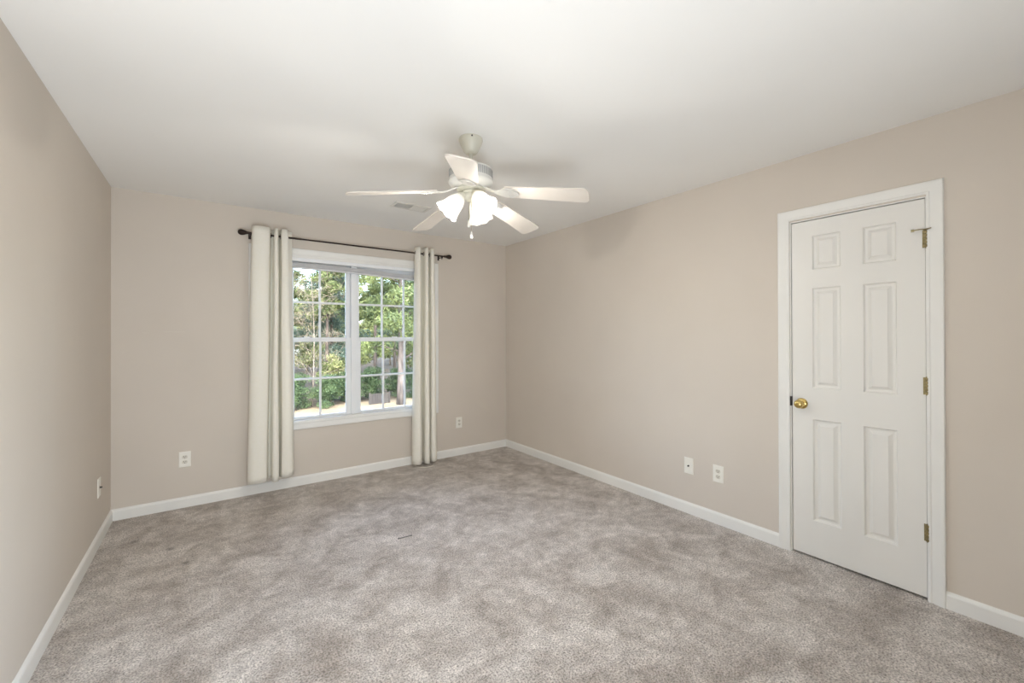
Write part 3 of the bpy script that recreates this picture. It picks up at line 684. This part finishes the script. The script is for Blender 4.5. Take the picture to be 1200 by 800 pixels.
def leaf_cloud(rnd, blobs, per, lw, ll, upbias=0.0):
    verts, faces = [], []
    for (cx, cy, cz, rx, ry, rz) in blobs:
        for _ in range(per):
            while True:
                p = Vector((rnd.uniform(-1, 1), rnd.uniform(-1, 1), rnd.uniform(-1, 1)))
                if 0.15 < p.length < 1: break
            c = Vector((cx + p.x * rx, cy + p.y * ry, cz + p.z * rz))
            d = Vector((rnd.gauss(0, 1), rnd.gauss(0, 1), rnd.gauss(0, 1) + upbias)).normalized(); e2 = d.cross(Vector((rnd.gauss(0, 1), rnd.gauss(0, 1), rnd.gauss(0, 1)))).normalized()
            l, w = ll * rnd.uniform(0.6, 1.3), lw * rnd.uniform(0.6, 1.3); i = len(verts)
            verts += [c - d * l, c + e2 * w, c + d * l, c - e2 * w]; faces.append((i, i + 1, i + 2, i + 3))
    return verts, faces
def mesh_of(name, vf, m):
    me = bpy.data.meshes.new(name); me.from_pydata(vf[0], [], vf[1]); me.update(); me.materials.append(m); return me
def trunk_bm(rnd, h, r, lean=0.3, branches=8, b0=0.3, blen=2.2, up=0.5):
    bm = bmesh.new(); ph = rnd.uniform(0, 6); pts = []
    for i in range(9): t = i / 8; pts.append(Vector((lean * math.sin(2 * t + ph) * t, lean * math.cos(1.7 * t + ph) * t, h * t)))
    add_tube(bm, pts, [r * (1.15 if i == 0 else 1 - 0.7 * i / 8) for i in range(9)], 12)
    tips = []
    for k in range(branches):
        t = b0 + (0.97 - b0) * k / max(1, branches - 1); i = min(7, int(t * 8)); p = pts[i].lerp(pts[i + 1], t * 8 - i)
        a = k * 2.4 + rnd.uniform(-0.5, 0.5); l = blen * (1.1 - 0.6 * t) * rnd.uniform(0.7, 1.2)
        d = Vector((math.cos(a), math.sin(a), up * rnd.uniform(0.2, 1.2)))
        q = p + d * l * 0.5 + Vector((0, 0, 0.1 * l)); e3 = p + d * l
        add_tube(bm, [p, q, e3], [r * 0.28 * (1.1 - 0.7 * t), r * 0.18, r * 0.06], 6); tips += [q, e3]
    return bm, tips
class Kind:
    def __init__(s, seed, h, r, bark, leafm, branches, b0, blen, up, per, lw, ll, br, lean=0.3, extra=()):
        rnd = random.Random(seed); bm, tips = trunk_bm(rnd, h, r, lean, branches, b0, blen, up)
        bmesh.ops.recalc_face_normals(bm, faces=bm.faces)
        s.t = bpy.data.meshes.new('trunk'); bm.to_mesh(s.t); bm.free(); s.t.materials.append(bark)
        for p in s.t.polygons: p.use_smooth = True
        blobs = [(q.x, q.y, q.z, br * rnd.uniform(0.7, 1.3), br * rnd.uniform(0.7, 1.3), br * rnd.uniform(0.45, 0.8)) for q in tips] + list(extra)
        s.f = mesh_of('foliage', leaf_cloud(rnd, blobs, per, lw, ll), leafm) if leafm else None
def plant(kind, name, label, cat, x, y, rz, s, group):
    r = thing(name, label, cat, (x, y, GZ - 0.05), group, rz); r.scale = (s, s, s)
    for nm, me in (('trunk', kind.t), ('foliage', kind.f)):
        if me is None: continue
        o = bpy.data.objects.new(nm, me); COL.objects.link(o); o.parent = r
    return r
K = {
 'pine': Kind(11, 13, 0.24, M['bark'], M['needle'], 22, 0.20, 2.2, 0.35, 300, 0.035, 0.17, 0.95),
 'pine2': Kind(12, 12, 0.17, M['bark_dark'], M['needle_blue'], 20, 0.22, 2.0, 0.4, 300, 0.035, 0.17, 0.9),
 'broad': Kind(13, 9, 0.13, M['bark_pale'], M['leaf'], 22, 0.10, 2.1, 0.6, 300, 0.06, 0.12, 0.85),
 'slim': Kind(17, 12, 0.13, M['bark_dark'], M['needle'], 16, 0.45, 1.1, 0.3, 260, 0.035, 0.15, 0.62, 0.15),
 'bare': Kind(14, 8, 0.04, M['bark_pale'], M['twig'], 34, 0.12, 2.2, 1.2, 22, 0.006, 0.32, 0.6),
 'shrub': Kind(15, 2.6, 0.06, M['bark_dark'], M['leaf_dark'], 14, 0.08, 1.0, 0.7, 260, 0.03, 0.085, 0.68),
 'shrub2': Kind(16, 3.6, 0.07, M['bark_dark'], M['leaf'], 16, 0.08, 1.2, 0.8, 200, 0.05, 0.10, 0.55),
}
# big pine right of centre, seen through the right-hand sashes
big = plant(K['pine'], 'pine_tree', 'big pine with a thick rough trunk seen through the right window panes', 'tree', 8.75, 22.8, 0.4, 1.0, 'trees behind the lawn')
rnd = random.Random(77)
TR = [('pine2', 'pine_tree', 'dark slim pine with bluish needles beyond the lawn', 7.0, 31.0), ('pine2', 'pine_tree', '', 0.6, 29.2),
      ('bare', 'bare_tree', 'pale bare-branched tree seen through the left window panes', 4.6, 25.2), ('broad', 'leafy_tree', '', 13.4, 28.6), ('slim', 'pine_tree', '', 5.9, 27.9),
      ('slim', 'pine_tree', '', 8.9, 27.9), ('slim', 'pine_tree', '', 3.9, 29.4), ('slim', 'pine_tree', '', 2.4, 25.6), ('slim', 'pine_tree', '', 10.9, 29.6), ('pine', 'pine_tree', '', 17.6, 25.5), ('broad', 'leafy_tree', '', -5.0, 27.0)]
for r_, (y0, n) in enumerate(((37.5, 4), (44.0, 4), (50.5, 5), (57.0, 5), (63.5, 6), (70.0, 6), (76.5, 7))):
    for i in range(-2, n):
        k = ['broad', 'pine', 'pine2', 'broad', 'pine', 'broad', 'pine2'][(i * 3 + r_ * 2) % 7]
        if r_ == 6: k = 'broad'
        TR.append((k, 'leafy_tree' if k == 'broad' else 'pine_tree', '', 1.0 + r_ * 0.5 + i * 7.0 + (r_ % 2) * 3.5 + rnd.uniform(-0.3, 0.3), y0 + rnd.uniform(-0.3, 0.3)))
LBL = {'slim': 'slim dark trunk of a high-crowned pine just behind the lawn', 'pine': 'yellow-green pine among the woods behind the lawn', 'pine2': 'slim bluish pine among the woods behind the lawn', 'broad': 'light green leafy tree among the woods behind the lawn', 'bare': 'thin pale bare tree at the far left edge of the view outside'}
for k, nm, lb, x, y in TR:
    plant(K[k], nm, lb or LBL[k], 'tree', x, y, rnd.uniform(0, 6.28), rnd.uniform(0.88, 1.02), 'trees behind the lawn')
for i, (x, y, k) in enumerate([(2.0, 24.4, 'shrub'), (3.7, 24.6, 'shrub'), (5.2, 24.7, 'shrub'), (6.7, 25.4, 'shrub'), (8.1, 25.9, 'shrub'), (9.7, 26.0, 'shrub'), (10.6, 24.4, 'shrub'), (3.0, 26.8, 'shrub2'), (5.9, 26.6, 'shrub2'), (11.6, 25.9, 'shrub2'), (0.2, 25.4, 'shrub2'), (13.3, 26, 'shrub2'), (-1.8, 24.6, 'shrub'), (-4.0, 24.2, 'shrub'), (-6.4, 24.9, 'shrub')]):
    plant(K[k], 'garden_shrub', 'dark green shrub at the far edge of the lawn' if k == 'shrub' else 'light green shrub in front of the woods', 'shrub', x, y, rnd.uniform(0, 6.28), rnd.uniform(0.58, 0.72), 'shrubs along the lawn')
# wooden fence
fc = thing('wooden_fence', 'short length of low grey board fence beside the big pine', 'fence', (7.85, 23.7, GZ))
bm = bmesh.new()
for i in range(8): x = -0.52 + i * 0.13; add_box(bm, x, x + 0.118, -0.012, 0.012, 0.05, 0.66 + 0.008 * (i % 3))
obj('board_panel', bm, M['fence'], fc)
for z in (0.20, 0.52): obj('rail', box(-0.54, 0.54, 0.012, 0.05, z, z + 0.08), M['fence'], fc)
for x in (-0.56, 0.56): obj('post', box(x - 0.04, x + 0.04, -0.03, 0.05, -0.1, 0.74, 0.005), M['fence'], fc)
